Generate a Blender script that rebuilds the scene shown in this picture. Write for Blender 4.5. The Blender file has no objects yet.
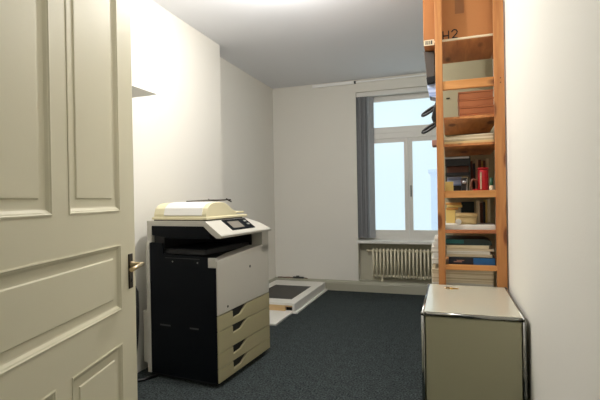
import bpy, bmesh, math, random
from mathutils import Vector, Matrix
random.seed(4)
S = bpy.context.scene
COL = S.collection
rad = math.radians

# ------------------------------------------------------------------ materials
def new_mat(name):
    m = bpy.data.materials.new(name); m.use_nodes = True
    nt = m.node_tree; b = nt.nodes['Principled BSDF']
    return m, nt, b
def lin(c):
    return tuple((x/12.92 if x <= .04045 else ((x+.055)/1.055)**2.4) for x in [v/255 for v in c]) + (1,)
def plain(name, c, rough=.5, metal=0., var=.06, scale=8, bump=0., bscale=200, spec=.5, coat=0):
    m, nt, b = new_mat(name)
    n = nt.nodes; L = nt.links
    tc = n.new('ShaderNodeTexCoord')
    ns = n.new('ShaderNodeTexNoise'); ns.inputs['Scale'].default_value = scale; ns.inputs['Detail'].default_value = 4
    L.new(tc.outputs['Object'], ns.inputs['Vector'])
    mx = n.new('ShaderNodeMix'); mx.data_type = 'RGBA'
    a = lin(c); mx.inputs['A'].default_value = tuple(v*(1-var) for v in a[:3])+(1,)
    mx.inputs['B'].default_value = tuple(min(1, v*(1+var)) for v in a[:3])+(1,)
    L.new(ns.outputs['Fac'], mx.inputs['Factor']); L.new(mx.outputs['Result'], b.inputs['Base Color'])
    b.inputs['Roughness'].default_value = rough; b.inputs['Metallic'].default_value = metal
    b.inputs['Specular IOR Level'].default_value = spec
    b.inputs['Coat Weight'].default_value = coat
    if bump:
        n2 = n.new('ShaderNodeTexNoise'); n2.inputs['Scale'].default_value = bscale
        L.new(tc.outputs['Object'], n2.inputs['Vector'])
        bp = n.new('ShaderNodeBump'); bp.inputs['Strength'].default_value = bump; bp.inputs['Distance'].default_value = .004
        L.new(n2.outputs['Fac'], bp.inputs['Height']); L.new(bp.outputs['Normal'], b.inputs['Normal'])
    return m
def wood(name, c1, c2, axis='Z', scale=14, knots=True, rough=.55):
    m, nt, b = new_mat(name); n = nt.nodes; L = nt.links
    tc = n.new('ShaderNodeTexCoord'); mp = n.new('ShaderNodeMapping')
    s = {'X': (1.2, scale, scale), 'Y': (scale, 1.2, scale), 'Z': (scale, scale, 1.2)}[axis]
    mp.inputs['Scale'].default_value = s
    L.new(tc.outputs['Object'], mp.inputs['Vector'])
    ns = n.new('ShaderNodeTexNoise'); ns.inputs['Scale'].default_value = 2.2; ns.inputs['Detail'].default_value = 6
    ns.inputs['Distortion'].default_value = .6
    L.new(mp.outputs['Vector'], ns.inputs['Vector'])
    cr = n.new('ShaderNodeValToRGB'); cr.color_ramp.elements[0].position = .3; cr.color_ramp.elements[1].position = .7
    cr.color_ramp.elements[0].color = lin(c1); cr.color_ramp.elements[1].color = lin(c2)
    L.new(ns.outputs['Fac'], cr.inputs['Fac'])
    out = cr.outputs['Color']
    if knots:
        mp2 = n.new('ShaderNodeMapping')
        mp2.inputs['Scale'].default_value = {'X': (3, 9, 9), 'Y': (9, 3, 9), 'Z': (13, 13, 4)}[axis]
        L.new(tc.outputs['Object'], mp2.inputs['Vector'])
        vo = n.new('ShaderNodeTexVoronoi'); vo.inputs['Scale'].default_value = 1.0
        L.new(mp2.outputs['Vector'], vo.inputs['Vector'])
        kr = n.new('ShaderNodeValToRGB'); kr.color_ramp.elements[0].position = .17; kr.color_ramp.elements[1].position = .30
        kr.color_ramp.elements[0].color = (.25, .12, .05, 1); kr.color_ramp.elements[1].color = (1, 1, 1, 1)
        L.new(vo.outputs['Distance'], kr.inputs['Fac'])
        mx = n.new('ShaderNodeMix'); mx.data_type = 'RGBA'; mx.blend_type = 'MULTIPLY'; mx.inputs['Factor'].default_value = .85
        L.new(out, mx.inputs['A']); L.new(kr.outputs['Color'], mx.inputs['B']); out = mx.outputs['Result']
    L.new(out, b.inputs['Base Color']); b.inputs['Roughness'].default_value = rough
    return m
def stripes(name, c1, c2, axis='Z', freq=200, rough=.7):
    """paper stacks: thin layers"""
    m, nt, b = new_mat(name); n = nt.nodes; L = nt.links
    tc = n.new('ShaderNodeTexCoord'); mp = n.new('ShaderNodeMapping')
    mp.inputs['Scale'].default_value = {'X': (freq, 1, 1), 'Z': (1, 1, freq)}[axis]
    L.new(tc.outputs['Object'], mp.inputs['Vector'])
    ns = n.new('ShaderNodeTexNoise'); ns.inputs['Scale'].default_value = 1.; ns.inputs['Detail'].default_value = 3
    L.new(mp.outputs['Vector'], ns.inputs['Vector'])
    cr = n.new('ShaderNodeValToRGB'); cr.color_ramp.elements[0].position = .35; cr.color_ramp.elements[1].position = .6
    cr.color_ramp.elements[0].color = lin(c1); cr.color_ramp.elements[1].color = lin(c2)
    L.new(ns.outputs['Fac'], cr.inputs['Fac']); L.new(cr.outputs['Color'], b.inputs['Base Color'])
    b.inputs['Roughness'].default_value = rough
    return m
def carpet():
    m, nt, b = new_mat('carpet'); n = nt.nodes; L = nt.links
    tc = n.new('ShaderNodeTexCoord')
    n1 = n.new('ShaderNodeTexNoise'); n1.inputs['Scale'].default_value = 75; n1.inputs['Detail'].default_value = 3; n1.inputs['Roughness'].default_value = .7
    n2 = n.new('ShaderNodeTexNoise'); n2.inputs['Scale'].default_value = 14; n2.inputs['Detail'].default_value = 5
    L.new(tc.outputs['Object'], n1.inputs['Vector']); L.new(tc.outputs['Object'], n2.inputs['Vector'])
    cr = n.new('ShaderNodeValToRGB'); cr.color_ramp.elements[0].position = .34; cr.color_ramp.elements[1].position = .68
    cr.color_ramp.elements[0].color = lin(CARPET_A); cr.color_ramp.elements[1].color = lin(CARPET_B)
    L.new(n1.outputs['Fac'], cr.inputs['Fac'])
    cr2 = n.new('ShaderNodeValToRGB'); cr2.color_ramp.elements[0].position = .3; cr2.color_ramp.elements[1].position = .7
    cr2.color_ramp.elements[0].color = (.75, .75, .75, 1); cr2.color_ramp.elements[1].color = (1, 1, 1, 1)
    L.new(n2.outputs['Fac'], cr2.inputs['Fac'])
    mx = n.new('ShaderNodeMix'); mx.data_type = 'RGBA'; mx.blend_type = 'MULTIPLY'; mx.inputs['Factor'].default_value = 1
    L.new(cr.outputs['Color'], mx.inputs['A']); L.new(cr2.outputs['Color'], mx.inputs['B'])
    L.new(mx.outputs['Result'], b.inputs['Base Color']); b.inputs['Roughness'].default_value = .95
    b.inputs['Specular IOR Level'].default_value = .1
    bp = n.new('ShaderNodeBump'); bp.inputs['Strength'].default_value = .8; bp.inputs['Distance'].default_value = .006
    L.new(n1.outputs['Fac'], bp.inputs['Height']); L.new(bp.outputs['Normal'], b.inputs['Normal'])
    return m
CARPET_A = (18, 25, 29); CARPET_B = (88, 96, 96)

M = {
 'wall': plain('wall_paint', (232, 229, 220), .85, var=.02, scale=1.5, bump=.12, bscale=120, spec=.2),
 'ceil': plain('ceiling_paint', (238, 239, 243), .9, var=.02, scale=1, spec=.1),
 'trim': plain('trim_paint', (176, 174, 156), .5, var=.04, scale=3),
 'brightwhite': plain('bright_white', (250, 250, 248), .5, var=.01),
 'panel': plain('end_panel_board', (168, 160, 130), .8, var=.04),
 'niche': plain('niche_paint', (200, 196, 176), .6, var=.03, scale=3),
 'winpaint': plain('window_paint', (226, 224, 218), .4, var=.02),
 'sill': plain('sill_paint', (236, 235, 230), .4, var=.02),
 'radiator': plain('radiator_enamel', (240, 232, 206), .4, var=.03),
 'blind': plain('blind_fabric', (158, 160, 163), .8, var=.08, scale=20),
 'door': plain('door_paint', (222, 216, 188), .55, var=.02, scale=2, bump=.05, bscale=40),
 'brass': plain('antique_brass', (205, 186, 150), .28, 1, var=.1),
 'plate': plain('dark_bronze', (66, 58, 46), .4, .8, var=.15),
 'cwhite': plain('copier_white', (198, 195, 184), .42, var=.015),
 'cbeige': plain('copier_beige', (176, 168, 132), .45, var=.02),
 'ccream': plain('copier_cream', (228, 219, 182), .45, var=.02),
 'cadf': plain('copier_feeder_white', (240, 238, 232), .4, var=.01),
 'cblack': plain('copier_black', (7, 12, 18), .6, spec=.12, var=.08, bump=.05, bscale=300),
 'cdeep': plain('copier_deep_black', (14, 16, 18), .6),
 'cgroove': plain('copier_groove', (58, 60, 60), .6),
 'cscreen': plain('copier_screen', (128, 122, 112), .2),
 'cgrey': plain('button_grey', (150, 150, 145), .5),
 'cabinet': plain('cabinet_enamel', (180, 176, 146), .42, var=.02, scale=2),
 'cabtop_lit': plain('cabinet_enamel_lit_top', (198, 194, 176), .22, var=.02, scale=2, coat=.3),  # same enamel made lighter for the top, light from above put into colour
 'chrome': plain('chrome', (150, 150, 146), .16, 1, var=.01),
 'shadowgap': plain('black_gap', (24, 24, 22), .8),
 'pine': wood('pine', (172, 108, 56), (198, 138, 80), 'Z'),
 'pine_x': wood('pine_rail', (188, 124, 62), (212, 152, 90), 'X'),
 'pine_y': wood('pine_board', (176, 108, 56), (212, 146, 86), 'Y', 9),
 'crate': wood('crate_wood', (156, 92, 54), (188, 118, 72), 'X', 12, knots=False),
 'ltwood': wood('light_wood', (206, 176, 120), (228, 202, 150), 'X', 10, knots=False),
 'tanwood': wood('tan_wood', (204, 170, 120), (222, 190, 140), 'X', 8, knots=False),
 'card': plain('cardboard', (176, 116, 66), .85, var=.08, scale=5),
 'cardtape': plain('carton_tape', (142, 90, 46), .5, var=.05),
 'ink': plain('black_ink', (36, 26, 22), .7),
 'white': plain('white_paint', (232, 230, 222), .5, var=.02),
 'cream': plain('cream_paper', (226, 212, 180), .8, var=.05),
 'grey': plain('grey_box', (78, 70, 64), .7, var=.15, scale=12),
 'black': plain('black_plastic', (18, 18, 20), .4, var=.1),
 'blue': plain('blue_cover', (28, 98, 160), .4, var=.15, scale=30),
 'navy': plain('navy_cover', (20, 26, 40), .4, var=.3, scale=60),
 'paleblue': stripes('pale_blue_paper', (140, 160, 205), (205, 218, 244), 'Z', 90),
 'teal': plain('teal_cover', (16, 92, 92), .5, var=.3, scale=14),
 'dteal': plain('dark_green_cover', (24, 44, 44), .5, var=.3, scale=14),
 'red': plain('red_enamel', (200, 18, 32), .3, var=.06),
 'green': plain('green_cap', (16, 74, 46), .4),
 'yellow': plain('pale_yellow_card', (226, 196, 116), .7, var=.06),
 'amber': plain('amber_card', (206, 150, 80), .7, var=.1),
 'brown': plain('brown_cover', (104, 58, 38), .6, var=.15, scale=20),
 'pink': plain('pinkish_card', (178, 128, 112), .7, var=.1),
 'paper': stripes('paper_layers', (178, 158, 122), (228, 216, 190), 'Z', 160),
 'paperw': stripes('white_paper_layers', (196, 190, 176), (240, 236, 226), 'Z', 110),
 'darkpanel': plain('dark_mesh_panel', (44, 44, 42), .5, var=.25, scale=60),
 'gold': plain('gold_metal', (226, 176, 84), .3, .8, var=.1),
 'silver': plain('silver_edge', (196, 198, 200), .3, .6),
 'carpet': carpet(),
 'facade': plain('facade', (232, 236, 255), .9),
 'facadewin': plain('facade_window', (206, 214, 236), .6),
}
def glass():
    m, nt, b = new_mat('window_glass')
    n = nt.nodes; L = nt.links
    n.remove(b)
    out = n['Material Output']
    tr = n.new('ShaderNodeBsdfTransparent'); tr.inputs['Color'].default_value = (.93, .97, .98, 1)
    gl = n.new('ShaderNodeBsdfGlossy'); gl.inputs['Roughness'].default_value = .35
    mx = n.new('ShaderNodeMixShader'); mx.inputs['Fac'].default_value = .015
    L.new(tr.outputs[0], mx.inputs[1]); L.new(gl.outputs[0], mx.inputs[2]); L.new(mx.outputs[0], out.inputs['Surface'])
    return m
M['glass'] = glass()

# ------------------------------------------------------------------ mesh helpers
class MB:
    def __init__(self): self.bm = bmesh.new(); self.smooth = False
    def box(self, x0, y0, z0, x1, y1, z1, bev=0., seg=2, rot=None):
        r = bmesh.ops.create_cube(self.bm, size=1)
        vs = r['verts']
        c = Vector(((x0+x1)/2, (y0+y1)/2, (z0+z1)/2)); s = Vector((abs(x1-x0), abs(y1-y0), abs(z1-z0)))
        for v in vs:
            v.co = Vector((v.co.x*s.x, v.co.y*s.y, v.co.z*s.z))
        if bev:
            es = list({e for v in vs for e in v.link_edges})
            r2 = bmesh.ops.bevel(self.bm, geom=es, offset=min(bev, .45*min(s)), segments=seg, affect='EDGES', profile=.5)
            vs = list({v for f in r2['faces'] for v in f.verts} | {v for v in vs if v.is_valid})
        for v in vs:
            if rot is not None: v.co = rot @ v.co
            v.co = v.co + c
        return self
    def prism(self, pts, axis, a, b, bev=0., seg=2):
        """polygon pts extruded along axis from a to b. axis X: pts=(y,z); Y: (x,z); Z: (x,y)"""
        def P(p, t): return {'X': (t, p[0], p[1]), 'Y': (p[0], t, p[1]), 'Z': (p[0], p[1], t)}[axis]
        va = [self.bm.verts.new(P(p, a)) for p in pts]; vb = [self.bm.verts.new(P(p, b)) for p in pts]
        fs = [self.bm.faces.new(va), self.bm.faces.new(vb[::-1])]
        n = len(pts)
        for i in range(n): fs.append(self.bm.faces.new((va[i], vb[i], vb[(i+1) % n], va[(i+1) % n])))
        bmesh.ops.recalc_face_normals(self.bm, faces=fs)
        if bev:
            es = list({e for f in fs for e in f.edges})
            bmesh.ops.bevel(self.bm, geom=es, offset=bev, segments=seg, affect='EDGES', profile=.5)
        return self
    def tube(self, pts, r, seg=12, closed=False, cap=True):
        pts = [Vector(p) for p in pts]; n = len(pts)
        rs = r if isinstance(r, (list, tuple)) else [r]*n
        rings = []; up = None
        for i, p in enumerate(pts):
            if closed: t = pts[(i+1) % n]-pts[i-1]
            else: t = pts[min(i+1, n-1)]-pts[max(i-1, 0)]
            t.normalize()
            if up is None:
                up = Vector((0, 0, 1)) if abs(t.z) < .9 else Vector((1, 0, 0))
            a = t.cross(up).normalized(); bb = a.cross(t).normalized(); up = bb
            rings.append([self.bm.verts.new(p + (a*math.cos(2*math.pi*k/seg)+bb*math.sin(2*math.pi*k/seg))*rs[i]) for k in range(seg)])
        m = n if closed else n-1
        for i in range(m):
            A, B = rings[i], rings[(i+1) % n]
            for k in range(seg):
                f = self.bm.faces.new((A[k], A[(k+1) % seg], B[(k+1) % seg], B[k])); f.smooth = True
        if cap and not closed:
            self.bm.faces.new(rings[0][::-1]); self.bm.faces.new(rings[-1])
        return self
    def lathe(self, prof, c, seg=32, axis='Z'):
        """prof: list of (r, h)"""
        rings = []
        for r, h in prof:
            ring = []
            for k in range(seg):
                a = 2*math.pi*k/seg; u, v = r*math.cos(a), r*math.sin(a)
                p = {'Z': (u, v, h), 'Y': (u, h, v), 'X': (h, u, v)}[axis]
                ring.append(self.bm.verts.new(Vector(c)+Vector(p)))
            rings.append(ring)
        for A, B in zip(rings, rings[1:]):
            for k in range(seg):
                f = self.bm.faces.new((A[k], A[(k+1) % seg], B[(k+1) % seg], B[k])); f.smooth = True
        if prof[0][0] > 0: self.bm.faces.new(rings[0][::-1])
        if prof[-1][0] > 0: self.bm.faces.new(rings[-1])
        return self
    def build(self, name, mat, parent=None, label=None):
        bm = self.bm
        bmesh.ops.recalc_face_normals(bm, faces=bm.faces)
        me = bpy.data.meshes.new(name); bm.to_mesh(me); bm.free()
        o = bpy.data.objects.new(name, me); COL.objects.link(o)
        if isinstance(mat, str): mat = M[mat]
        me.materials.append(mat)
        if parent is not None: o.parent = parent
        if label: o['label'] = label
        return o
def tag(o, label, cat, group=None):
    o['label'] = label; o['category'] = cat
    if group: o['group'] = group
    return o
def thing(name, label, cat, loc=(0, 0, 0), rz=0, group=None):
    o = bpy.data.objects.new(name, None); COL.objects.link(o); o.empty_display_size = .05
    o.location = loc; o.rotation_euler = (0, 0, rz)
    return tag(o, label, cat, group)
def struct(mb, name, mat, label=None):
    o = mb.build(name, mat); o['kind'] = 'structure'
    if label: o['label'] = label
    return o
def spart(mb, name, mat, parent): return mb.build(name, mat, parent)
def box(*a, **k): return MB().box(*a, **k)

# ------------------------------------------------------------------ room
XL, XR, YB, ZC, XC, YC = -2.54, .378, 6.2, 3.06, -2.35, 4.23
YF = .5                         # wall with the doorway the camera looks through
DX0, DX1 = -1.10, .30
struct(box(-2.8, YF-.3, -.1, .6, 6.6, 0), 'floor', 'carpet', 'dark blue grey speckled carpet floor')
struct(box(-2.8, YF-.12, ZC, .6, 6.6, ZC+.1), 'ceiling', 'ceil')
w = MB().prism([(-2.75, YF-.12), (XC, YF-.12), (XC, YC), (XL, YC), (XL, YB+.4), (-2.75, YB+.4)], 'Z', 0, ZC)
struct(w, 'wall_left', 'wall', 'white plaster wall with a shallow chimney projection')
struct(box(XR, YF-.12, 0, XR+.2, YB+.4, ZC), 'wall_right', 'wall')
# back wall with window recess from the niche up
WX0, WX1, WZ0, WZ1 = -1.245, .165, .73, 2.88
w = MB()
w.box(XL, YB, 0, WX0, YB+.4, ZC); w.box(WX1, YB, 0, XR, YB+.4, ZC)
w.box(WX0, YB, WZ1, WX1, YB+.4, ZC)
struct(w, 'wall_back', 'wall')
struct(box(WX0, YB+.16, 0, WX1, YB+.4, WZ0-.03), 'wall_niche', 'niche', 'recessed wall under the window')
# front wall with the doorway, and the hallway behind the camera
w = MB()
w.box(-2.75, YF-.12, 0, DX0, YF, ZC); w.box(DX1, YF-.12, 0, XR, YF, ZC); w.box(DX0, YF-.12, 2.46, DX1, YF, ZC)
struct(w, 'wall_front', 'wall')
struct(box(-1.6, -1.6, -.1, 1.0, YF-.3, 0), 'floor_hall', 'carpet')
struct(box(-1.6, -1.6, 2.7, 1.0, YF-.12, 2.8), 'ceiling_hall', 'ceil')
w = MB(); w.box(-1.7, -1.6, 0, -1.6, YF-.12, 2.8); w.box(1., -1.6, 0, 1.1, YF-.12, 2.8); w.box(-1.7, -1.7, 0, 1.1, -1.6, 2.8)
struct(w, 'wall_hall', 'wall')
# baseboards
def baseboard(name, x0, y0, x1, y1, nx, ny):
    """board along the wall from (x0,y0) to (x1,y1); (nx,ny) points into the room"""
    L = Vector((x1-x0, y1-y0)); t = .022
    pr = [(0, 0), (t, 0), (t, .105), (t*.8, .115), (t*.8, .128), (t*.35, .143), (t*.35, .153), (0, .153)]
    m = MB(); va = []; vb = []
    for d, z in pr:
        va.append(m.bm.verts.new((x0+nx*d, y0+ny*d, z))); vb.append(m.bm.verts.new((x1+nx*d, y1+ny*d, z)))
    m.bm.faces.new(va); m.bm.faces.new(vb[::-1])
    for i in range(len(pr)):
        j = (i+1) % len(pr); m.bm.faces.new((va[i], vb[i], vb[j], va[j]))
    o = struct(m, name, 'trim'); return o
baseboard('baseboard_back', XL, YB, XR, YB, 0, -1)
baseboard('baseboard_left', XL, YC, XL, YB-.022, 1, 0)
# niche floor behind baseboard and niche ledge
struct(box(WX0, YB-.004, 0, WX1, YB+.17, .15), 'trim_1', 'trim', 'painted ledge closing the radiator niche')
# sill
struct(box(WX0-.012, YB-.045, WZ0-.03, WX1+.012, YB+.32, WZ0+.012, bev=.006), 'trim_2', 'sill', 'white painted window sill above the radiator')

# window
wn = bpy.data.objects.new('window_1', None); COL.objects.link(wn); wn['kind'] = 'structure'
wn['label'] = 'white casement window with a wide top light'
FY0, FY1 = YB+.14, YB+.21
f = MB()
f.box(WX0, FY0, WZ0+.01, WX0+.07, FY1, WZ1); f.box(WX1-.07, FY0, WZ0+.01, WX1, FY1, WZ1)
f.box(WX0+.07, FY0, 2.80, WX1-.07, FY1, WZ1); f.box(WX0+.07, FY0, WZ0+.012, WX1-.07, FY1, .80)
f.box(WX0+.07, FY0-.02, 2.20, WX1-.07, FY1, 2.285, bev=.006)
f.build('window_frame', 'winpaint', wn)
MX = -.53
def sash(x0, z0, x1, z1, t=.055):
    s = MB(); y0, y1 = FY0-.012, FY0+.035
    s.box(x0, y0, z0, x0+t, y1, z1, bev=.004); s.box(x1-t, y0, z0, x1, y1, z1, bev=.004)
    s.box(x0+t, y0+.001, z1-t, x1-t, y1, z1, bev=.004); s.box(x0+t, y0+.001, z0, x1-t, y1, z0+t*1.5, bev=.004)
    so = s.build('sash', 'winpaint', wn)
    g = MB().box(x0+t-.005, FY0+.008, z0+t-.005, x1-t+.005, FY0+.014, z1-t+.005)
    g.build('pane', 'glass', so)
    return so
sash(WX0+.07, 2.285, WX1-.07, 2.80)
s1 = sash(WX0+.07, .80, MX-.002, 2.20); s2 = sash(MX+.002, .80, WX1-.07, 2.20)
h = MB().box(MX+.02, FY0-.02, 1.36, MX+.045, FY0-.008, 1.52, bev=.004)
h.tube([(MX+.032, FY0-.018, 1.48), (MX+.032, FY0-.05, 1.48), (MX+.032, FY0-.052, 1.38)], .008, 8)
h.build('window_handle', 'cgrey', s2)
# pale building across the street, seen washed out through the right casement
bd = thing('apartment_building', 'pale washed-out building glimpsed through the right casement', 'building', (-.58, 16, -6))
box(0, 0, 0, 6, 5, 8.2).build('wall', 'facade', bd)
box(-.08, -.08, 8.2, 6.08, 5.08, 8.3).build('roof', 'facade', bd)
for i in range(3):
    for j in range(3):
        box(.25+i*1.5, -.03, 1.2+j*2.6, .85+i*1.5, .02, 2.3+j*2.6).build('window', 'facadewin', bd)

# vertical blind, drawn to the left
bl = thing('vertical_blind', 'dark grey vertical blind bunched at the left of the window', 'blind', (0, 0, 0))
hr = box(WX0+.002, YB+.03, 2.815, WX1-.002, YB+.085, 2.879, bev=.003).build('head_rail', 'winpaint', bl)
for i in range(9):
    x = WX0+.03+i*.021
    ang = rad(58+14*math.sin(i*2.1))
    m = MB(); pts = []
    for k in range(5):
        t = (k-2)/2
        pts.append((t*.06, .006*(1-t*t)))
    ring = []
    R = Matrix.Rotation(ang, 3, 'Z')
    poly = [R @ Vector((a, b, 0)) for a, b in pts]+[R @ Vector((a, b-.002, 0)) for a, b in reversed(pts)]
    m.prism([(x+p.x, YB+.060+p.y*.85) for p in poly], 'Z', .775, 2.815)
    m.build('slat', 'blind', bl)
# weight chain at foot
m = MB().tube([(WX0+.03, YB-.0, .79), (WX0+.2, YB-.0, .785)], .003, 6); m.build('chain', 'blind', bl)

# curtain rail / cable duct at the ceiling
cd = thing('curtain_rail', 'white rail mounted high on the back wall, thick at its left end', 'curtain rail', (0, 0, 0))
box(-1.89, YB-.035, 3.000, -1.262, YB, 3.042, bev=.005).build('cover', 'brightwhite', cd)
box(-1.262, YB-.03, 3.012, XR, YB, 3.030, bev=.002).build('rail', 'brightwhite', cd)
box(-1.262, YB-.036, 3.004, -1.235, YB, 3.038, bev=.003).build('bracket', 'cgroove', cd)

# radiator
ra = thing('radiator', 'cream ribbed cast-iron radiator in the niche under the window', 'radiator', (0, YB+.075, 0))
X0 = -1.035; P = .0508; NR = 19
for i in range(NR):
    x = X0+i*P; m = MB()
    for dy in (-.042, .042):
        m.tube([(x, dy, .215), (x, dy, .60)], .0125, 8)
    m.tube([(x, -.045, .235), (x, 0, .212), (x, .045, .235)], .0175, 10)
    m.tube([(x, -.045, .58), (x, 0, .606), (x, .045, .58)], .0175, 10)
    m.build('radiator_column', 'radiator', ra)
m = MB().tube([(X0-.02, 0, .228), (X0+P*(NR-1)+.02, 0, .228)], .016, 10).tube([(X0-.02, 0, .586), (X0+P*(NR-1)+.02, 0, .586)], .016, 10)
m.build('header', 'radiator', ra)
for bx in (.1, .8): box(X0+bx, -.02, .148, X0+bx+.03, .05, .215).build('bracket', 'radiator', ra)
m = MB().tube([(X0-.02, 0, .586), (X0-.07, 0, .586)], .012, 10).lathe([(.0, -.1), (.02, -.1), (.022, -.07), (.014, -.06)], (X0, 0, .586), 14, 'X')
m.build('valve', 'radiator', ra)

# debris and cable on top of the baseboard behind the flat frame
dbr = thing('cable', 'thin brown cable and clips lying on top of the back baseboard', 'cable', (0, 0, 0))
pts = [(-2.5+.06*i, YB-.012-.006*math.sin(i*1.7), .158+.004*(i % 2)) for i in range(9)]
MB().tube(pts, .006, 8).build('sheath', 'brown', dbr)
MB().box(-2.25, YB-.024, .153, -2.08, YB-.004, .178, bev=.004).box(-2.2, YB-.024, .17, -2.15, YB-.006, .192, bev=.004).build('connector', 'cgroove', dbr)

# ------------------------------------------------------------------ flat white frame on the floor
fr = thing('panel_frame', 'white wooden frame with dark inset panel lying flat against the back wall', 'panel', (0, 0, 0))
fx0, fx1, fy0, fy1, ft = -2.515, -1.735, 4.80, 6.165, .12
lip = .022
m = MB()
ix0, ix1, iy0, iy1 = -2.40, -1.845, 5.0, 5.86
m.box(fx0, iy1, lip, fx1, fy1, ft, bev=.008); m.box(fx0, fy0+.012, ft-.03, -1.76, iy0, ft, bev=.003)
m.box(fx0, iy0, lip, ix0, iy1, ft, bev=.004); m.box(ix1, iy0+.001, lip, fx1, iy1-.001, ft, bev=.002)
m.box(-1.768, fy0+.001, lip, fx1+.001, fy1+.001, ft+.001, bev=.01)
m.build('frame', 'white', fr)
box(fx0, fy0-.005, .0, fx1+.035, fy1+.005, lip, bev=.005).build('base_board', 'white', fr)
box(ix0-.002, iy0-.002, lip+.002, ix1+.002, iy1+.002, ft-.012).build('inset_panel', 'darkpanel', fr)
m = MB().box(fx0+.01, fy0+.012, lip, -1.86, fy0+.05, ft-.031).box(-1.86, fy0+.022, lip+.048, -1.768, fy0+.05, ft-.031)
m.build('wood_rail', 'tanwood', fr)
box(-1.858, fy0+.05, lip+.002, -1.770, fy0+.08, lip+.046).build('slot', 'shadowgap', fr)
lb = tag(box(-2.45, 4.29, .0, -1.765, 4.79, .022, bev=.003).build('white_board', 'white'), 'low white board on the carpet in front of the flat frame', 'board')

# ------------------------------------------------------------------ thin shelf high on the left wall
wl = thing('wall_shelf', 'thin pale shelf high on the left wall just past the door edge', 'shelf', (XC, 2.42, 2.13))
m = MB()
# thin tray reaching out from the wall, corner rounded, slightly deeper towards the wall
out = [(0, -.32), (.22, -.32), (.28, -.29), (.30, -.24), (.305, .285), (.30, .305), (.22, .318), (0, .325)]
top = [m.bm.verts.new((x, y, .035)) for x, y in out]; bot = [m.bm.verts.new((x, y, 0.027)) for x, y in out]
m.bm.faces.new(top); m.bm.faces.new(bot[::-1])
for i in range(8): m.bm.faces.new((top[i], bot[i], bot[(i+1) % 8], top[(i+1) % 8]))
m.build('board', 'white', wl)

# ------------------------------------------------------------------ door leaf, opened into the room
k = .88
C0 = Vector((0, 0, 1.36))
hand = C0+(Vector((-1.496, 1.753, 1.05))-C0)*k
dd = Vector((-.262, .965, 0)).normalized()
def zz(z): return 1.36+(z-1.36)*k
WD = 1.20*k
dr = bpy.data.objects.new('door_1', None); COL.objects.link(dr); dr['kind'] = 'structure'
dr['label'] = 'white panelled door standing open into the room'
edge = hand+dd*(.058*k)
dr.location = (edge.x, edge.y, 0); dr.rotation_euler = (0, 0, math.atan2(-dd.y, -dd.x))   # local +x runs to the hinge
# local -y or +y faces the camera side: normal to the right of travel direction
# with local x = -dd, local y = rot90(-dd)
ly = Vector((dd.y, -dd.x, 0))   # = rot90 of (-dd): (-(-dd.y), -dd.x)
T = .042
HD = 2.42
def S_(s): return (.058-s)*k     # hand-frame s (towards edge positive) -> local x
xs = [0, S_(-.093), S_(-.498), S_(-.597), S_(-1.0), WD]
# panel openings as (x0,x1,z0,z1)
pn = [(xs[1], xs[2], zz(1.312), 2.28), (xs[3], xs[4], zz(1.312), 2.28),
      (xs[1], xs[4], zz(.846), zz(1.158)), (xs[1], xs[2], .17, zz(.692)), (xs[3], xs[4], .17, zz(.692))]
m = MB()
zl = [0.012, .17, zz(.692), zz(.846), zz(1.158), zz(1.312), 2.28, HD]
# stiles and rails as solid members
def mem(x0, x1, z0, z1): m.box(x0, -T, z0, x1, 0, z1)
mem(0, xs[1], zl[0], HD); mem(xs[4], WD, zl[0], HD)
for a, b2 in ((zl[0], zl[1]), (zl[2], zl[3]), (zl[4], zl[5]), (zl[6], zl[7])): mem(xs[1], xs[4], a, b2)
mem(xs[2], xs[3], zl[1], zl[2]); mem(xs[2], xs[3], zl[5], zl[6])
m.build('door_leaf', 'door', dr)
def ringpanel(x0, x1, z0, z1):
    m = MB(); bm = m.bm
    # nested rectangles: (inset, depth y) ; face at y=0 towards the camera
    prof = [(0, .0), (.0, .002), (.006, .003), (.010, .0), (.014, -.001), (.024, -.008), (.030, -.009), (.060, -.009), (.064, -.005), (.066, -.0045)]
    sc = k
    rings = []
    for ins, y in prof:
        i = ins*sc
        rings.append([bm.verts.new(p) for p in ((x0+i, y, z0+i), (x1-i, y, z0+i), (x1-i, y, z1-i), (x0+i, y, z1-i))])
    for A, B in zip(rings, rings[1:]):
        for q in range(4): bm.faces.new((A[q], A[(q+1) % 4], B[(q+1) % 4], B[q]))
    bm.faces.new(rings[-1])
    # plain back
    bk = [bm.verts.new(p) for p in ((x0, -T+.01, z0), (x1, -T+.01, z0), (x1, -T+.01, z1), (x0, -T+.01, z1))]
    bm.faces.new(bk[::-1])
    for q in range(4): bm.faces.new((rings[0][q], bk[q], bk[(q+1) % 4], rings[0][(q+1) % 4]))
    return m.build('door_panel', 'door', dr)
for p in pn: ringpanel(*p)
hx = .058*k; hz = zz(1.05)
hd = MB().box(hx-.018, 0, hz-.105, hx+.018, .006, hz+.045, bev=.004)
pl = hd.build('lock_plate', 'plate', dr)
m = MB().lathe([(.012, .004), (.013, .012), (.009, .018), (.008, .05), (.010, .06)], (hx, 0, hz), 16, 'Y')
m.tube([(hx, .056, hz), (hx+.03, .062, hz+.001), (hx+.07, .060, hz-.004), (hx+.105, .056, hz-.008)], [.010, .009, .0085, .010], 12)
m.build('lever_handle', 'brass', pl, 'brass lever handle')
m = MB().lathe([(.0, .0055), (.007, .0075), (.007, .0055)], (hx, 0, hz-.07), 12, 'Y'); m.build('keyhole', 'shadowgap', pl)
m = MB()
for z in (.35, 1.9): m.tube([(WD+.006, .004, z), (WD+.006, .004, z+.1)], .007, 8)
m.build('hinge', 'plate', dr)

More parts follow.
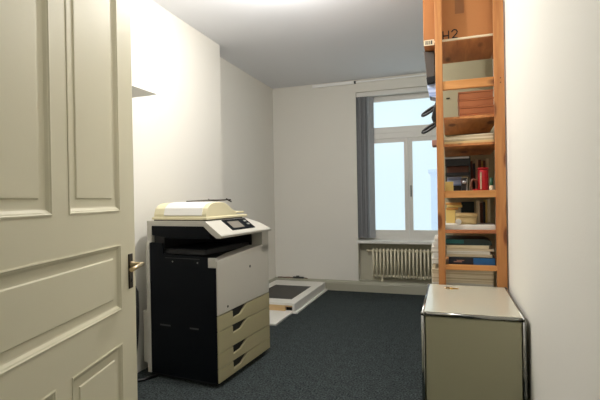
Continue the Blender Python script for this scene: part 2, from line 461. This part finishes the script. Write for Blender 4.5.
# ------------------------------------------------------------------ metal cabinet
cb = thing('metal_cabinet', 'beige grey metal cabinet with chrome tube frame against the right wall', 'cabinet', (-.148, 2.405, 0))
cw, cl, ch = .510, .79, .74
r_ = .0095
def tubes(*segs):
    m = MB()
    for a, b2 in segs: m.tube([a, b2], r_, 12)
    return m
z0, z1 = .05, ch-r_
posts = [(r_, r_), (cw-r_, r_), (cw-r_, cl-r_), (r_, cl-r_)]
for i, (x, y) in enumerate(posts):
    tubes(((x, y, z0), (x, y, z1))).build('frame_tube', 'chrome', cb)
    nx, ny = posts[(i+1) % 4]
    for z in (z0, z1):
        tubes(((x, y, z), (nx, ny, z))).build('frame_tube', 'chrome', cb)
    for z in (z0, z1):
        MB().lathe([(0, -.013), (.007, -.011), (.0112, -.0065), (.013, 0), (.0112, .0065), (.007, .011), (0, .013)], (x, y, z), 14).build('ball_joint', 'chrome', cb)
    MB().lathe([(.018, -.05), (.018, -.044), (.008, -.04), (.008, 0)], (x, y, z0), 12).build('foot', 'shadowgap', cb)
g = .004
# one tall end panel facing the doorway (photo shows no seam), top, sides, back
box(r_*2+g, r_-.004, z0+r_, cw-2*r_-g, r_+.006, z1-r_-.004, bev=.002).build('end_panel', 'cabinet', cb)
box(r_*2+g, cl-r_-.006, z0+r_, cw-2*r_-g, cl-r_+.004, z1-r_-.004, bev=.002).build('end_panel', 'cabinet', cb)
box(r_-.004, 2*r_+g, z0+r_, r_+.006, cl-2*r_-g, z1-r_-.004, bev=.002).build('side_panel', 'cabinet', cb)
box(cw-r_-.006, 2*r_+g, z0+r_, cw-r_+.004, cl-2*r_-g, z1-r_-.004, bev=.002).build('side_panel', 'cabinet', cb)
box(r_*1.6, r_*1.6, z1+.002, cw-r_*1.6, cl-r_*1.6, z1+.011, bev=.002).build('top_panel', 'cabtop_lit', cb)
box(2*r_, 2*r_, z0+.004, cw-2*r_, cl-2*r_, z0+.012).build('bottom_panel', 'cabinet', cb)
# gold keys on the top
ky = thing('key_bunch', 'small golden keys lying on top of the metal cabinet', 'keys', (.022, 3.05, ch), rad(10))
ring = [(-.035+.011*math.cos(a), .011*math.sin(a), .006+.004*math.sin(a*1)) for a in [i*math.pi/6 for i in range(12)]]
MB().tube(ring, .0016, 6, closed=True).build('key_ring', 'plate', ky)
for ang, dz in ((10, 0), (-25, .003)):
    R = Matrix.Rotation(rad(ang), 3, 'Z')
    m = MB(); m.lathe([(.0, .0015), (.012, .0015), (.012, .004), (0, .004)], (-.012, 0, dz), 16)
    m.box(-.004, -.003, .0015+dz, .036, .003, .004+dz); m.box(.020, -.007, .0015+dz, .026, 0, .004+dz); m.box(.029, -.006, .0015+dz, .034, 0, .004+dz)
    for v in m.bm.verts: v.co = R @ v.co
    m.build('key', 'gold', ky)
MB().box(-.05, .012, .0005, -.01, .04, .004, bev=.001).build('key_tag', 'gold', ky)

# ------------------------------------------------------------------ ladder shelf
sh = thing('ladder_shelf', 'tall pine ladder shelf standing behind the metal cabinet', 'shelf', (0, 0, 0))
PY0, PY1 = 3.205, 3.245
def post(x0, x1, y0, h): box(x0, y0, 0, x1, y0+.04, h, bev=.003).build('post', 'pine', sh)
post(-.072, -.024, PY0, 2.86); post(.306, .370, PY0, 2.86)
post(-.072, -.024, 4.076, 2.80); post(.326, .370, 4.076, 2.80)
box(-.040, 4.060, .40, .377, 4.074, 2.78, bev=.002).build('end_panel', 'panel', sh, 'beige end panel closing the far end')
def rung(y0, z0, z1): box(-.024, y0+.006, z0, .308, y0+.034, z1, bev=.002).build('rung', 'pine_x', sh)
for z0_, z1_ in ((2.105, 2.165), (1.346, 1.395), (.842, .878), (.30, .35)): rung(PY0, z0_, z1_)
box(-.024, PY0+.004, 1.098, .308, PY0+.03, 1.122, bev=.002).build('rung', 'crate', sh)
for z0_, z1_ in ((1.72, 1.77), (1.10, 1.15), (.45, .50)):
    box(-.024, 4.082, z0_, .326, 4.110, z1_, bev=.002).build('rung', 'pine_x', sh)
BX0, BX1 = -.022, .345
def board(z, y0=3.246, y1=4.058, t=.018, x0=BX0, x1=BX1):
    box(x0, y0, z-t, x1, y1, z, bev=.002).build('shelf_board', 'pine_y', sh)
board(1.917); board(1.728); board(1.372); board(1.118); board(.872); board(.45)
for z_ in (2.12, 2.15): MB().lathe([(.0, -.001), (.004, -.001), (.004, 0)], (.345, PY0, z_), 10, 'Y').build('screw', 'plate', sh)

# top board with white edge, carrying the carton
tb = thing('top_shelf_board', 'brown board with white front edge under the cardboard box', 'shelf board', (0, 0, 0))
TZ = 2.470
for nm, a in (('board', 1),):
    box(-.150, 3.262, TZ-.018, .340, 3.78, TZ, bev=.001).build('board', 'pine_y', tb)
box(-.150, 3.252, TZ-.012, .340, 3.262, TZ+.002, bev=.001).build('white_edge', 'cream', tb)
lt = box(-.150, 3.249, TZ-.028, -.078, 3.252, TZ+.012).build('sticker', 'cream', tb)
m = MB(); x = -.140
for wd in (.004, .008, .003, .006, .010, .003, .007):
    if x+wd < -.084: m.box(x, 3.2483, TZ-.021, x+wd, 3.2492, TZ+.005)
    x += wd+.0045
m.build('barcode_marks', 'cgroove', lt)
box(.340, 3.27, TZ-.05, .378, 3.68, TZ).build('bracket', 'crate', tb)

cx = thing('cardboard_box', 'brown cardboard moving box on the top shelf', 'box', (0, 0, 0))
box(-.153, 3.264, TZ+.001, .335, 3.66, 2.79, bev=.003).build('carton', 'card', cx)
m = MB().box(.064, 3.2625, 2.645, .124, 3.2645, 2.79); m.build('tape', 'cardtape', cx)
# marker lettering H2
m = MB(); y0, y1 = 3.2622, 3.2645; t = .007; zb, zt = TZ+.004, 2.535
m.box(-.022, y0, zb, -.014, y1, zt); m.box(.016, y0, zb, .024, y1, zt); m.box(-.016, y0, 2.496, .018, y1, 2.504)
arc = [(.040, 2.520), (.046, 2.531), (.057, 2.537), (.070, 2.533), (.078, 2.521), (.074, 2.508), (.062, 2.496), (.052, 2.486), (.046, zb+.006)]
m.tube([(a, 3.2635, b2) for a, b2 in arc], .0045, 6); m.box(.042, y0, zb, .080, y1, zb+.008)
m.build('lettering', 'ink', cx)
box(-.1535, 3.264, TZ+.018, -.07, 3.2646, TZ+.021).build('flap_crease', 'cardtape', cx)

# hanging on the room side of the shelf
hb = thing('hanging_bag', 'dark grey bag hanging under the top board beside the left post', 'bag', (0, 0, 0))
MB().prism([(-.158, 2.450), (-.082, 2.450), (-.080, 2.26), (-.139, 2.245), (-.146, 2.33)], 'Y', 3.40, 3.60, bev=.004).build('body', 'grey', hb)
MB().prism([(-.143, 2.255), (-.081, 2.262), (-.080, 2.215), (-.138, 2.205)], 'Y', 3.398, 3.602, bev=.003).build('base', 'black', hb)
pb = tag(MB().prism([(-.140, 2.203), (-.074, 2.212), (-.068, 2.10), (-.122, 2.118)], 'Y', 3.43, 3.58, bev=.002).build('paper_bundle', 'paleblue'),
    'pale blue and white bundle hanging below the dark grey bag', 'bundle')
cbx = thing('cable_loop', 'black cable loops hanging off the left post in front of the window', 'cable', (0, 0, 0))
def loop(cx_, cz_, L, wd, ang):
    p = []
    for i in range(20):
        a = 2*math.pi*i/20; u = L*math.cos(a); v = wd*math.sin(a)
        p.append((cx_+u*math.cos(ang)-v*math.sin(ang), 3.46+.02*math.sin(a), cz_+u*math.sin(ang)+v*math.cos(ang)))
    return p
for cz_ in (2.035, 1.905):
    MB().tube(loop(-.123, cz_-.02, +.066, .014, rad(32)), .0105, 8, closed=True).build('loop', 'black', cbx)
MB().prism([(-.088, 2.055), (-.07, 2.10), (-.066, 1.90), (-.10, 1.92), (-.112, 1.955), (-.105, 1.99)], 'Y', 3.43, 3.49, bev=.006).build('knot', 'black', cbx)
MB().tube([(-.08, 3.46, 2.03), (-.066, 3.40, 2.05), (-.05, 3.246, 2.05)], .006, 8).build('hook', 'black', cbx)

# things on the shelves ------------------------------------------------------
def thing_box(name, lab, cat, x0, x1, y0, y1, z0, z1, mat, group=None, bev=.002):
    return tag(box(x0, y0, z0, x1, y1, z1, bev=bev).build(name, mat), lab, cat, group)
# three wooden trays
labs = ['reddish wooden box at the bottom of the upper-shelf stack', 'reddish wooden box second from the bottom of the upper-shelf stack', 'reddish wooden box second from the top of the upper-shelf stack', 'reddish wooden box on top of the upper-shelf stack']
zc = 1.917
for i in range(4):
    hh = .057; x0 = .094-.003*i
    t = thing('wooden_box', labs[i], 'box', (x0, 3.50, zc), 0, 'wooden boxes on the upper shelf')
    box(0, 0, 0, .240, .30, hh-.014, bev=.003).build('body', 'crate', t)
    box(-.003, -.003, hh-.013, .243, .303, hh-.001, bev=.002).build('lid', 'crate', t)
    zc += hh
tag(MB().prism([(-.02, 1.745), (.304, 1.745), (.304, 1.790), (.1, 1.786), (-.02, 1.778)], 'Y', 3.26, 3.6, bev=.004).build('folded_cloth', 'paper'),
    'flat beige folded cloth on the shelf below the wooden boxes', 'cloth')
thing_box('plywood_sheet', 'thin pale sheet under the folded beige cloth', 'sheet', -.021, .304, 3.252, 3.9, 1.729, 1.744, 'ltwood')
thing_box('pink_packet', 'small pinkish packet jutting out left of the shelf post', 'packet', -.106, -.023, 3.30, 3.44, 1.729, 1.768, 'pink')

# red shelf level (top at 1.372)
Z4 = 1.373
tr = thing('letter_tray', 'black two-tier letter tray with silver rim on the middle shelf', 'letter tray', (0, 0, 0))
box(-.018, 3.46, 1.585, .160, 3.74, 1.60).build('upper_tray', 'black', tr)
m = MB().box(-.018, 3.455, 1.60, -.010, 3.74, 1.655).box(.152, 3.455, 1.60, .160, 3.74, 1.655).box(-.010, 3.73, 1.60, .152, 3.74, 1.655).box(-.010, 3.46, 1.60, .152, 3.466, 1.640)
m.build('tray_wall', 'black', tr)
box(-.02, 3.450, 1.638, .152, 3.470, 1.652, bev=.003).build('rim', 'silver', tr)
box(-.018, 3.46, 1.51, .160, 3.74, 1.535).build('lower_tray', 'black', tr)
for x in (-.016, .152):
    for y_ in (3.47, 3.72): box(x, y_, Z4, x+.008, y_+.01, 1.59).build('support', 'black', tr)
thing_box('brown_carton', 'brown carton lying between the tiers of the letter tray', 'carton', -.006, .148, 3.50, 3.71, 1.5355, 1.583, 'brown')
thing_box('card_packet', 'white and pale blue packet beneath the black letter tray', 'packet', -.005, .100, 3.50, 3.62, 1.44, 1.505, 'paleblue')
thing_box('black_case', 'flat black case lying under the white and blue packet', 'case', -.005, .10, 3.49, 3.64, Z4, 1.438, 'black')
thing_box('yellow_box', 'small pale yellow box on the middle shelf beside the left post', 'box', -.020, .036, 3.262, 3.34, Z4, 1.462, 'yellow')
cm = thing('camera', 'black camera-like device beside the letter tray', 'device', (.115, 3.44, Z4))
box(-.022, -.03, 0, .022, .02, .12, bev=.006).build('body', 'black', cm)
MB().lathe([(.0, -.055), (.012, -.055), (.014, -.03)], (-.002, 0, .085), 16, 'Y').build('lens', 'silver', cm)
box(.010, -.034, .01, .019, -.031, .11).build('strip', 'cgrey', cm)
rg = []
for i in range(20):
    a = 2*math.pi*i/20; rg.append((.177+.020*math.cos(a), 3.36, Z4+.057+.047*math.sin(a)))
tag(MB().tube(rg, .0095, 8, closed=True).build('wooden_ring', 'brown'), 'upright dark brown ring beside the red tin', 'ring')
rt = thing('red_tin', 'shiny red tin on the middle shelf near the right post', 'tin', (.238, 3.36, Z4))
m = MB().lathe([(.034, .012), (.036, .016), (.036, .165), (.033, .168)], (0, 0, 0), 28); m.build('body', 'red', rt)
MB().lathe([(.0375, .170), (.0375, .182), (.034, .186), (0, .186)], (0, 0, 0), 28).build('lid', 'red', rt)
MB().lathe([(.0, 0), (.037, 0), (.037, .012), (0.034, .012)], (0, 0, 0), 28).build('base', 'red', rt)
box(-.022, -.0375, .03, -.012, -.030, .15).build('stripe', 'cream', rt, 'cream vertical stripe')
thing_box('red_card', 'small flat red card in front of the brown ring', 'card', .165, .20, 3.262, 3.30, Z4, 1.405, 'red')
gb = thing('glue_bottle', 'small cream bottle with dark green cap beside the right post', 'bottle', (.287, 3.29, Z4))
MB().lathe([(0, 0), (.013, 0), (.014, .004), (.014, .05), (.010, .058)], (0, 0, 0), 18).build('body', 'cream', gb)
MB().lathe([(.012, .056), (.0125, .060), (.0115, .108), (0, .110)], (0, 0, 0), 18).build('cap', 'green', gb)
# tall books behind, leaning on the right wall side
bk = [(.170, .012, 'brown', .255, 'brown upright book next to the letter tray'),
      (.184, .016, 'black', .235, 'black upright book behind the red tin'),
      (.203, .018, 'cream', .265, 'cream upright book rising behind the red tin'),
      (.224, .018, 'brown', .262, 'brown upright book directly right of the cream one behind the tin'),
      (.245, .010, 'yellow', .250, 'thin yellowish upright book behind the red tin'),
      (.258, .014, 'brown', .255, 'dark brown upright book second from the right end'),
      (.275, .022, 'cream', .268, 'wide cream upright binder at the right end of the row')]
for x, wd, mt, hh, lab in bk:
    b_ = thing('book', lab, 'book', (x, 3.60, Z4), 0, 'upright books on the middle shelf')
    box(0, 0, 0, wd, .20, hh, bev=.002).build('cover', mt, b_)
    box(.002, .003, .003, wd-.002, .202, hh+.0005).build('pages', 'paper', b_)

# lower shelf (top at 1.119)
Z5 = 1.119
tag(box(-.022, 3.248, Z5, .306, 3.80, Z5+.036, bev=.004).build('white_slab', 'white'), 'thick off-white slab lying on the shelf at cabinet height plus one', 'slab')
bpy.context.scene.objects['white_slab']['label'] = 'thick off-white slab lying under the round wooden box'
Z5 += .037
yb = thing('card_box', 'tan cardboard box left of the round wooden box', 'box', (-.018, 3.45, Z5))
box(0, 0, 0, .066, .16, .095, bev=.002).build('body', 'yellow', yb)
box(-.001, -.001, .078, .067, .161, .0965, bev=.001).build('lid', 'yellow', yb)
zs = Z5+.098
for i, (dx, mt, lab) in enumerate(((0, 'amber', 'amber folder lowest in the small pile on the tan cardboard box'), (.006, 'yellow', 'yellow folder in the middle of the small pile'), (-.004, 'amber', 'amber folder on top of the small pile'))):
    x1 = .050 if i < 2 else .050
    t = MB().box(-.016+dx, 3.455, zs, (.095 if i else .070)+dx*.5, 3.60, zs+.018, bev=.004)
    tag(t.build('folder', mt), lab, 'folder', 'folders piled on the tan box'); zs += .0185
rb = thing('round_box', 'round pale wooden box with lid on the lower shelf', 'box', (.122, 3.36, Z5))
MB().lathe([(0, 0), (.070, 0), (.072, .003), (.072, .052)], (0, 0, 0), 40).build('body', 'ltwood', rb)
MB().lathe([(.0745, .050), (.0745, .074), (.072, .078), (0, .082)], (0, 0, 0), 40).build('lid', 'ltwood', rb)
tag(MB().lathe([(0, 0), (.010, 0), (.020, .003), (.020, .03), (.010, .033), (0, .033)], (.066, 3.262, Z5+.020), 24, 'Y').build('tape_roll', 'white'), 'small white roll in front of the round wooden box', 'roll')
thing_box('dark_case', 'dark case standing behind the round wooden box', 'case', .095, .190, 3.62, 3.80, Z5, Z5+.155, 'dteal')
bk2 = [(.203, .016, 'cream', .165, 'cream upright book just right of the round wooden box'),
       (.221, .020, 'brown', .150, 'brown upright book right of the cream one near the round box'),
       (.243, .014, 'black', .155, 'black upright book in the lower row'),
       (.259, .012, 'yellow', .17, 'thin yellowish upright book in the lower row'),
       (.273, .018, 'cream', .175, 'cream upright book beside the right post in the lower row')]
for x, wd, mt, hh, lab in bk2:
    b_ = thing('book', lab, 'book', (x, 3.46, Z5), 0, 'upright books on the lower shelf')
    box(0, 0, 0, wd, .18, hh, bev=.002).build('cover', mt, b_)
    box(.002, .003, .003, wd-.002, .182, hh+.0005).build('pages', 'paper', b_)

# document level (top at .873)
Z6 = .873
b_ = thing('book', 'wide flat book with navy and blue spine on the lowest visible shelf', 'book', (0, 0, 0))
box(-.004, 3.256, Z6, .302, 3.5, Z6+.052, bev=.003).build('cover', 'navy', b_)
box(.160, 3.2545, Z6+.002, .300, 3.2565, Z6+.050).build('spine_patch', 'blue', b_, 'bright blue right half of the spine')
MB().box(.03, 3.2545, Z6+.018, .085, 3.2565, Z6+.024).box(.05, 3.2545, Z6+.028, .10, 3.2565, Z6+.033).build('spine_mark', 'pink', b_)
zs = Z6+.053
stack = [(.020, -.021, .285, 'paper', 'beige paper bundle directly on the navy and blue book'),
         (.022, -.018, .270, 'paperw', 'off-white paper bundle third from the bottom of the lower pile'),
         (.016, -.021, .295, 'paper', 'beige paper bundle in the middle of the lower pile'),
         (.024, -.015, .262, 'cream', 'cream folder under the dark teal binder')]
for hh, x0, x1, mt, lab in stack:
    tag(MB().box(x0, 3.262+random.uniform(0, .02), zs, x1, 3.52, zs+hh, bev=.003).build('paper_bundle', mt), lab, 'paper bundle', 'papers piled on the blue book')
    zs += hh+.0005
tb_ = thing('ring_binder', 'dark teal ring binder on top of the lower paper pile', 'binder', (0, 0, 0))
MB().prism([(-.021, zs), (.285, zs), (.278, zs+.03), (.24, zs+.044), (-.021, zs+.046)], 'Y', 3.27, 3.55, bev=.003).build('cover', 'dteal', tb_)
box(-.0215, 3.266, zs+.012, .10, 3.271, zs+.038).build('spine_label', 'teal', tb_, 'teal left part of the spine')
# left overhanging papers
zs = Z6
for i in range(5):
    hh = [.045, .03, .05, .035, .028][i]
    tag(MB().box(-.118+[.0, .008, -.002, .010, .018][i], 3.262, zs, -.024, 3.30+.19, zs+hh, bev=.004).build('paper_bundle', 'paperw' if i % 2 == 0 else 'white'),
        ['bottom', 'second lowest', 'middle', 'second highest', 'topmost'][i]+' white paper bundle of the pile sticking out left of the post', 'paper bundle', 'white papers sticking out left of the shelf post')
    zs += hh+.0005
# lowest pile on the board at .45
zs = .451
for i, (hh, mt, lab) in enumerate(((.19, 'paper', 'beige paper pile lowest in the shelf behind the cabinet'), (.10, 'paperw', 'off-white paper pile just behind the cabinet top'), (.095, 'paper', 'tan paper pile right under the lowest visible rung'))):
    tag(MB().box(-.12 if i < 3 else 0, 3.255, zs, .29, 3.60, zs+hh, bev=.004).build('paper_bundle', mt), lab, 'paper bundle', 'paper piles behind the cabinet'); zs += hh+.0005

box(-.004, 4.050, 2.218, .026, 4.0605, 2.228, bev=.002).build('catch', 'plate', sh, 'small dark metal catch')

# ------------------------------------------------------------------ copier
cp = thing('office_copier', 'large white and black office copier with paper drawers', 'copier', (-1.578, 2.743, 0), rad(85))
W, D = .785, .655
# lower carcass
MB().box(.012, .031, .03, W-.004, D-.02, .90).build('carcass', 'cwhite', cp)
box(.03, .05, .008, W-.04, D-.06, .03).build('plinth', 'cdeep', cp)
for x in (.08, W-.1):
    for y in (.09, D-.1):
        MB().lathe([(0, -.012), (.024, -.012), (.026, 0), (.024, .012), (0, .012)], (x, y, .026), 16, 'X').build('caster', 'cdeep', cp)
# near side: black lower panel with step
MB().prism([(.010, .034), (.622, .034), (.622, 1.036), (.605, 1.040), (.494, 1.036), (.490, .956), (.078, .944), (.078, .868), (.010, .868)], 'X', .0, .014, bev=.003).build('side_cover', 'cblack', cp, 'black lower side cover')
box(-.0015, .15, .925, .001, .47, .929).build('side_groove', 'cgroove', cp)
for ya, yb_ in ((.17, .25), (.43, .53)): box(-.0015, ya, .406, .001, yb_, .418).build('side_groove', 'cgroove', cp)
m = MB()
for y in (.40, .17): m.lathe([(0, -.001), (.006, -.001), (.006, .001), (0, .001)], (0, y, .90), 10, 'X')
m.build('side_dot', 'cgrey', cp)
# white rear column
MB().prism([(.622, .03), (.658, .03), (.658, 1.03), (.650, 1.05), (.622, 1.05)], 'X', -.004, .06, bev=.004).build('rear_column', 'cwhite', cp)
box(.06, .60, .03, W-.004, .654, 1.18, bev=.004).build('back_cover', 'cwhite', cp)
# beige housing at the back, behind the column
box(.02, .66, .085, .30, .725, .50, bev=.012).build('rear_housing', 'cwhite', cp)
box(.04, .665, .02, .20, .70, .085).build('rear_foot', 'cdeep', cp)
# bay block (black)
m = MB(); m.box(.03, .12, .955, .66, .60, .99)
m.prism([(.02, .90), (.12, .94), (.60, .955), (.60, .90)], 'X', .02, .66)
m.build('bay_floor', 'cdeep', cp)
box(.03, .50, .955, .656, .60, 1.17).build('bay_back', 'cdeep', cp)
box(.655, .10, .93, .67, .60, 1.17).build('bay_liner', 'cdeep', cp)
MB().prism([(.06, 1.118), (.115, 1.168), (.600, 1.168), (.600, 1.095), (.49, 1.085), (.46, 1.075), (.06, 1.078)], 'X', .002, .030, bev=.002).build('bay_side_cover', 'cblack', cp, 'black upper side cover')
box(.05, .12, .99, .52, .48, .998, bev=.002).build('output_tray', 'cblack', cp)
# upper white housing with right-hand tower
def clip_right(m):
    """cut the rounded-off right shoulder: two chamfer planes"""
    for (xa, za, xb, zb_) in ((.56, 1.210, .70, 1.158), (.70, 1.158, .79, 1.075)):
        n_ = Vector((-(zb_-za), 0, xb-xa))
        g_ = list(m.bm.verts)+list(m.bm.edges)+list(m.bm.faces)
        r_b = bmesh.ops.bisect_plane(m.bm, geom=g_, plane_co=(xa, 0, za), plane_no=n_, clear_outer=True)
        es = [e for e in r_b['geom_cut'] if isinstance(e, bmesh.types.BMEdge)]
        bmesh.ops.contextual_create(m.bm, geom=es)
    return m
clip_right(MB().prism([(.095, 1.168), (.095, 1.206), (.645, 1.206), (.645, 1.168)], 'X', 0, W)).build('upper_housing', 'cwhite', cp)
clip_right(MB().prism([(0, .905), (0, 1.09), (.09, 1.168), (.645, 1.168), (.645, .905)], 'X', .672, W)).build('tower', 'cwhite', cp)
box(0, .600, 1.04, .035, .645, 1.170, bev=.003).build('rear_pillar', 'cwhite', cp)
SA, SB = Vector((0, .10, 1.206)), Vector((0, -.035, 1.108))
cpo = clip_right(MB().prism([(.12, 1.206), (.10, 1.206), (-.035, 1.108), (-.040, 1.098), (-.036, 1.083), (.00, 1.083), (.046, 1.113), (.112, 1.169), (.12, 1.169)], 'X', -.001, W)).build('control_panel', 'cwhite', cp)
sl = (SB-SA).normalized(); nrm = Vector((0, sl.z, -sl.y))
def onsl(x, t, h):
    return Vector((x, 0, 0))+SA+sl*t+nrm*h
def slab(quad, h0, h1):
    m = MB(); a = [m.bm.verts.new(onsl(x, t, h0)) for x, t in quad]; b3 = [m.bm.verts.new(onsl(x, t, h1)) for x, t in quad]
    m.bm.faces.new(a[::-1]); m.bm.faces.new(b3)
    for i in range(4): m.bm.faces.new((a[i], a[(i+1) % 4], b3[(i+1) % 4], b3[i]))
    return m
slab([(.20, .008), (.54, .008), (.54, .135), (.20, .135)], -.001, .004).build('touch_panel', 'cblack', cpo)
slab([(.24, .035), (.40, .035), (.40, .115), (.24, .115)], .0042, .0055).build('screen', 'cscreen', cpo)
for t0 in (.035, .075):
    slab([(.475, t0), (.51, t0), (.51, t0+.018), (.475, t0+.018)], .0042, .007).build('button', 'cgrey', cpo)
# front door (sloping top edge) with side return
MB().prism([(.004, .523), (W, .540), (W, .975), (.72, .974), (.06, .925), (.004, .918)], 'Y', 0, .032, bev=.006).build('front_door', 'cwhite', cp)
box(-.001, .012, .868, .02, .078, .940, bev=.004).build('door_return', 'cwhite', cp)
MB().prism([(.02, .905), (.672, .905), (.672, .968), (.06, .922)], 'Y', .025, .12, bev=.002).build('door_ledge', 'cwhite', cp)
m = MB().lathe([(0, -.002), (.011, -.002), (.011, .002)], (.462, 0, .815), 16, 'Y'); m.build('badge', 'cgroove', cp)
m = MB().lathe([(0, -.002), (.009, -.002), (.009, .002)], (.13, 0, .565), 12, 'Y'); m.build('lock', 'shadowgap', cp)
# drawers
zsd = [(.036, .132), (.137, .246), (.251, .404), (.409, .518)]
for i, (a, b2) in enumerate(zsd):
    nt_ = b2-.006
    pts = [(.004, a), (W, a+.004 if i else a+.012), (W, b2+(.016 if i == 3 else .004)), (.405, b2+(.008 if i == 3 else 0)), (.31, b2-.052), (.20, b2-.058), (.195, b2), (.004, b2)]
    d_ = MB().prism(pts, 'Y', .0, .030, bev=.002).build('drawer', 'cbeige', cp)
    box(.19, .018, b2-.064, .41, .031, b2+.003).build('drawer_handle', 'cdeep', d_)
# document feeder
ad = MB()
prof = [(.03, 1.256), (.045, 1.300), (.075, 1.325), (.12, 1.340), (.20, 1.344), (.27, 1.338), (.32, 1.318), (.38, 1.284), (.445, 1.262), (.445, 1.232), (.03, 1.232)]
ad.prism(prof, 'Y', .105, .60, bev=.004)
ado = ad.build('document_feeder', 'ccream', cp)
MB().box(.022, .098, 1.214, .60, .615, 1.236, bev=.006).build('scanner_lid', 'ccream', cp)
box(.03, .10, 1.204, .52, .60, 1.215).build('lid_gap', 'plate', cp)
# white cover wraps over the near top of the feeder
wp = [(.026, 1.250), (.041, 1.302), (.072, 1.329), (.12, 1.3445), (.20, 1.3485), (.26, 1.344)]
wi = [(x+.004, z-.006) for x, z in reversed(wp)]
MB().prism(wp+wi, 'Y', .145, .50, bev=0).build('feeder_cover', 'cadf', ado)
box(.44, .13, 1.250, .60, .56, 1.262, bev=.004).build('paper_tray', 'ccream', cp)
m = MB().box(.22, .22, 1.347, .54, .44, 1.356, bev=.003)
for v in m.bm.verts: v.co.z += (v.co.x-.22)*.03
m.tube([(.30, .30, 1.34), (.34, .30, 1.356)], .006, 8).tube([(.50, .24, 1.366), (.57, .24, 1.345)], .007, 8).tube([(.50, .42, 1.366), (.40, .42, 1.30)], .006, 8)
m.build('paper_guide', 'plate', cp)
# power cable behind the copier
tag(MB().tube([(-2.345, 2.76, .715), (-2.31, 2.752, .70), (-2.285, 2.75, .66), (-2.279, 2.748, .55), (-2.279, 2.744, .42), (-2.283, 2.735, .28), (-2.28, 2.70, .12), (-2.27, 2.66, .03), (-2.24, 2.66, .012), (-2.20, 2.70, .012), (-2.15, 2.80, .012)], .012, 10).build('power_cable', 'black'),
    'black power cable hanging between the door and the copier', 'cable')

# ------------------------------------------------------------------ light
wd_ = bpy.data.worlds.new('World'); S.world = wd_; wd_.use_nodes = True
nt = wd_.node_tree; bg = nt.nodes['Background']
bg.inputs['Color'].default_value = (.82, .945, .99, 1); bg.inputs['Strength'].default_value = 1.12
def area(name, loc, rot, sx, sy, power, col, spread=180):
    l = bpy.data.lights.new(name, 'AREA'); l.shape = 'RECTANGLE'; l.size = sx; l.size_y = sy; l.energy = power; l.color = col
    o = bpy.data.objects.new(name, l); o.location = loc; o.rotation_euler = rot; COL.objects.link(o); return o
def point(name, loc, power, col, r=.05):
    l = bpy.data.lights.new(name, 'POINT'); l.energy = power; l.color = col; l.shadow_soft_size = r
    o = bpy.data.objects.new(name, l); o.location = loc; COL.objects.link(o); return o
LX, LY, LZ = -1.2, 1.9, 2.52
pe = thing('bounce_pendant', 'unseen uplighting bowl pendant added for soft ceiling bounce, between door and copier above the picture', 'lamp', (LX, LY, 0))  # unseen pendant, bowl shaped so its light bounces off the ceiling
MB().lathe([(.0, ZC), (.06, ZC), (.05, ZC-.05), (.0, ZC-.06)], (0, 0, 0), 24).build('canopy', 'white', pe)
MB().tube([(0, 0, ZC-.05), (0, 0, LZ+.12)], .004, 8).build('cord', 'white', pe)
MB().lathe([(.0, .13), (.03, .13), (.03, .07), (.0, .07)], (0, 0, LZ), 16).build('socket', 'white', pe)
MB().lathe([(.02, -.06), (.10, -.05), (.17, -.01), (.19, .03), (.18, .03), (.16, .0), (.09, -.04), (.02, -.05)], (0, 0, LZ), 32).build('bowl', 'white', pe)
sp = bpy.data.lights.new('bounce_spot', 'SPOT'); sp.energy = 44; sp.color = (1, .97, .92); sp.spot_size = rad(160); sp.spot_blend = .5; sp.shadow_soft_size = .05
spo = bpy.data.objects.new('bounce_spot', sp); spo.location = (LX+.06, LY, LZ+.035); spo.rotation_euler = (math.pi, 0, 0); COL.objects.link(spo)  # aimed up, fills the room evenly by way of the ceiling
point('far_end_fill', (-1.12, 2.82, 2.84), 72, (1, .97, .92), .03)  # added point light, lifts the far end of the room
cl_ = thing('added_ceiling_lamp', 'unseen ceiling lamp added to brighten the far end, just above the picture', 'lamp', (-1.12, 2.82, ZC))  # out-of-frame body added around the far-end light
MB().lathe([(0, 0), (.06, 0), (.06, -.02), (.02, -.03), (.018, -.16), (0, -.16)], (0, 0, 0), 24).build('socket', 'white', cl_)

# ------------------------------------------------------------------ camera
cam = bpy.data.cameras.new('camera'); co = bpy.data.objects.new('camera', cam); COL.objects.link(co)
f, yaw, pitch, roll = 433., rad(18.9), rad(-.2), rad(-.98)
F = Vector((-math.sin(yaw)*math.cos(pitch), math.cos(yaw)*math.cos(pitch), math.sin(pitch)))
r = Vector((math.cos(yaw), math.sin(yaw), 0)); u = r.cross(F)
r2 = r*math.cos(roll)+u*math.sin(roll); u2 = u*math.cos(roll)-r*math.sin(roll)
Mx = Matrix((r2, u2, -F)).transposed().to_4x4(); Mx.translation = Vector((0, 0, 1.36))
co.matrix_world = Mx
cam.sensor_width = 36; cam.lens = f*36/600; cam.clip_start = .02
S.camera = co
vs = S.view_settings; vs.view_transform = 'Standard'; vs.look = 'None'; vs.gamma = 1; vs.exposure = 0.0
try: vs.use_curve_mapping = False
except Exception: pass
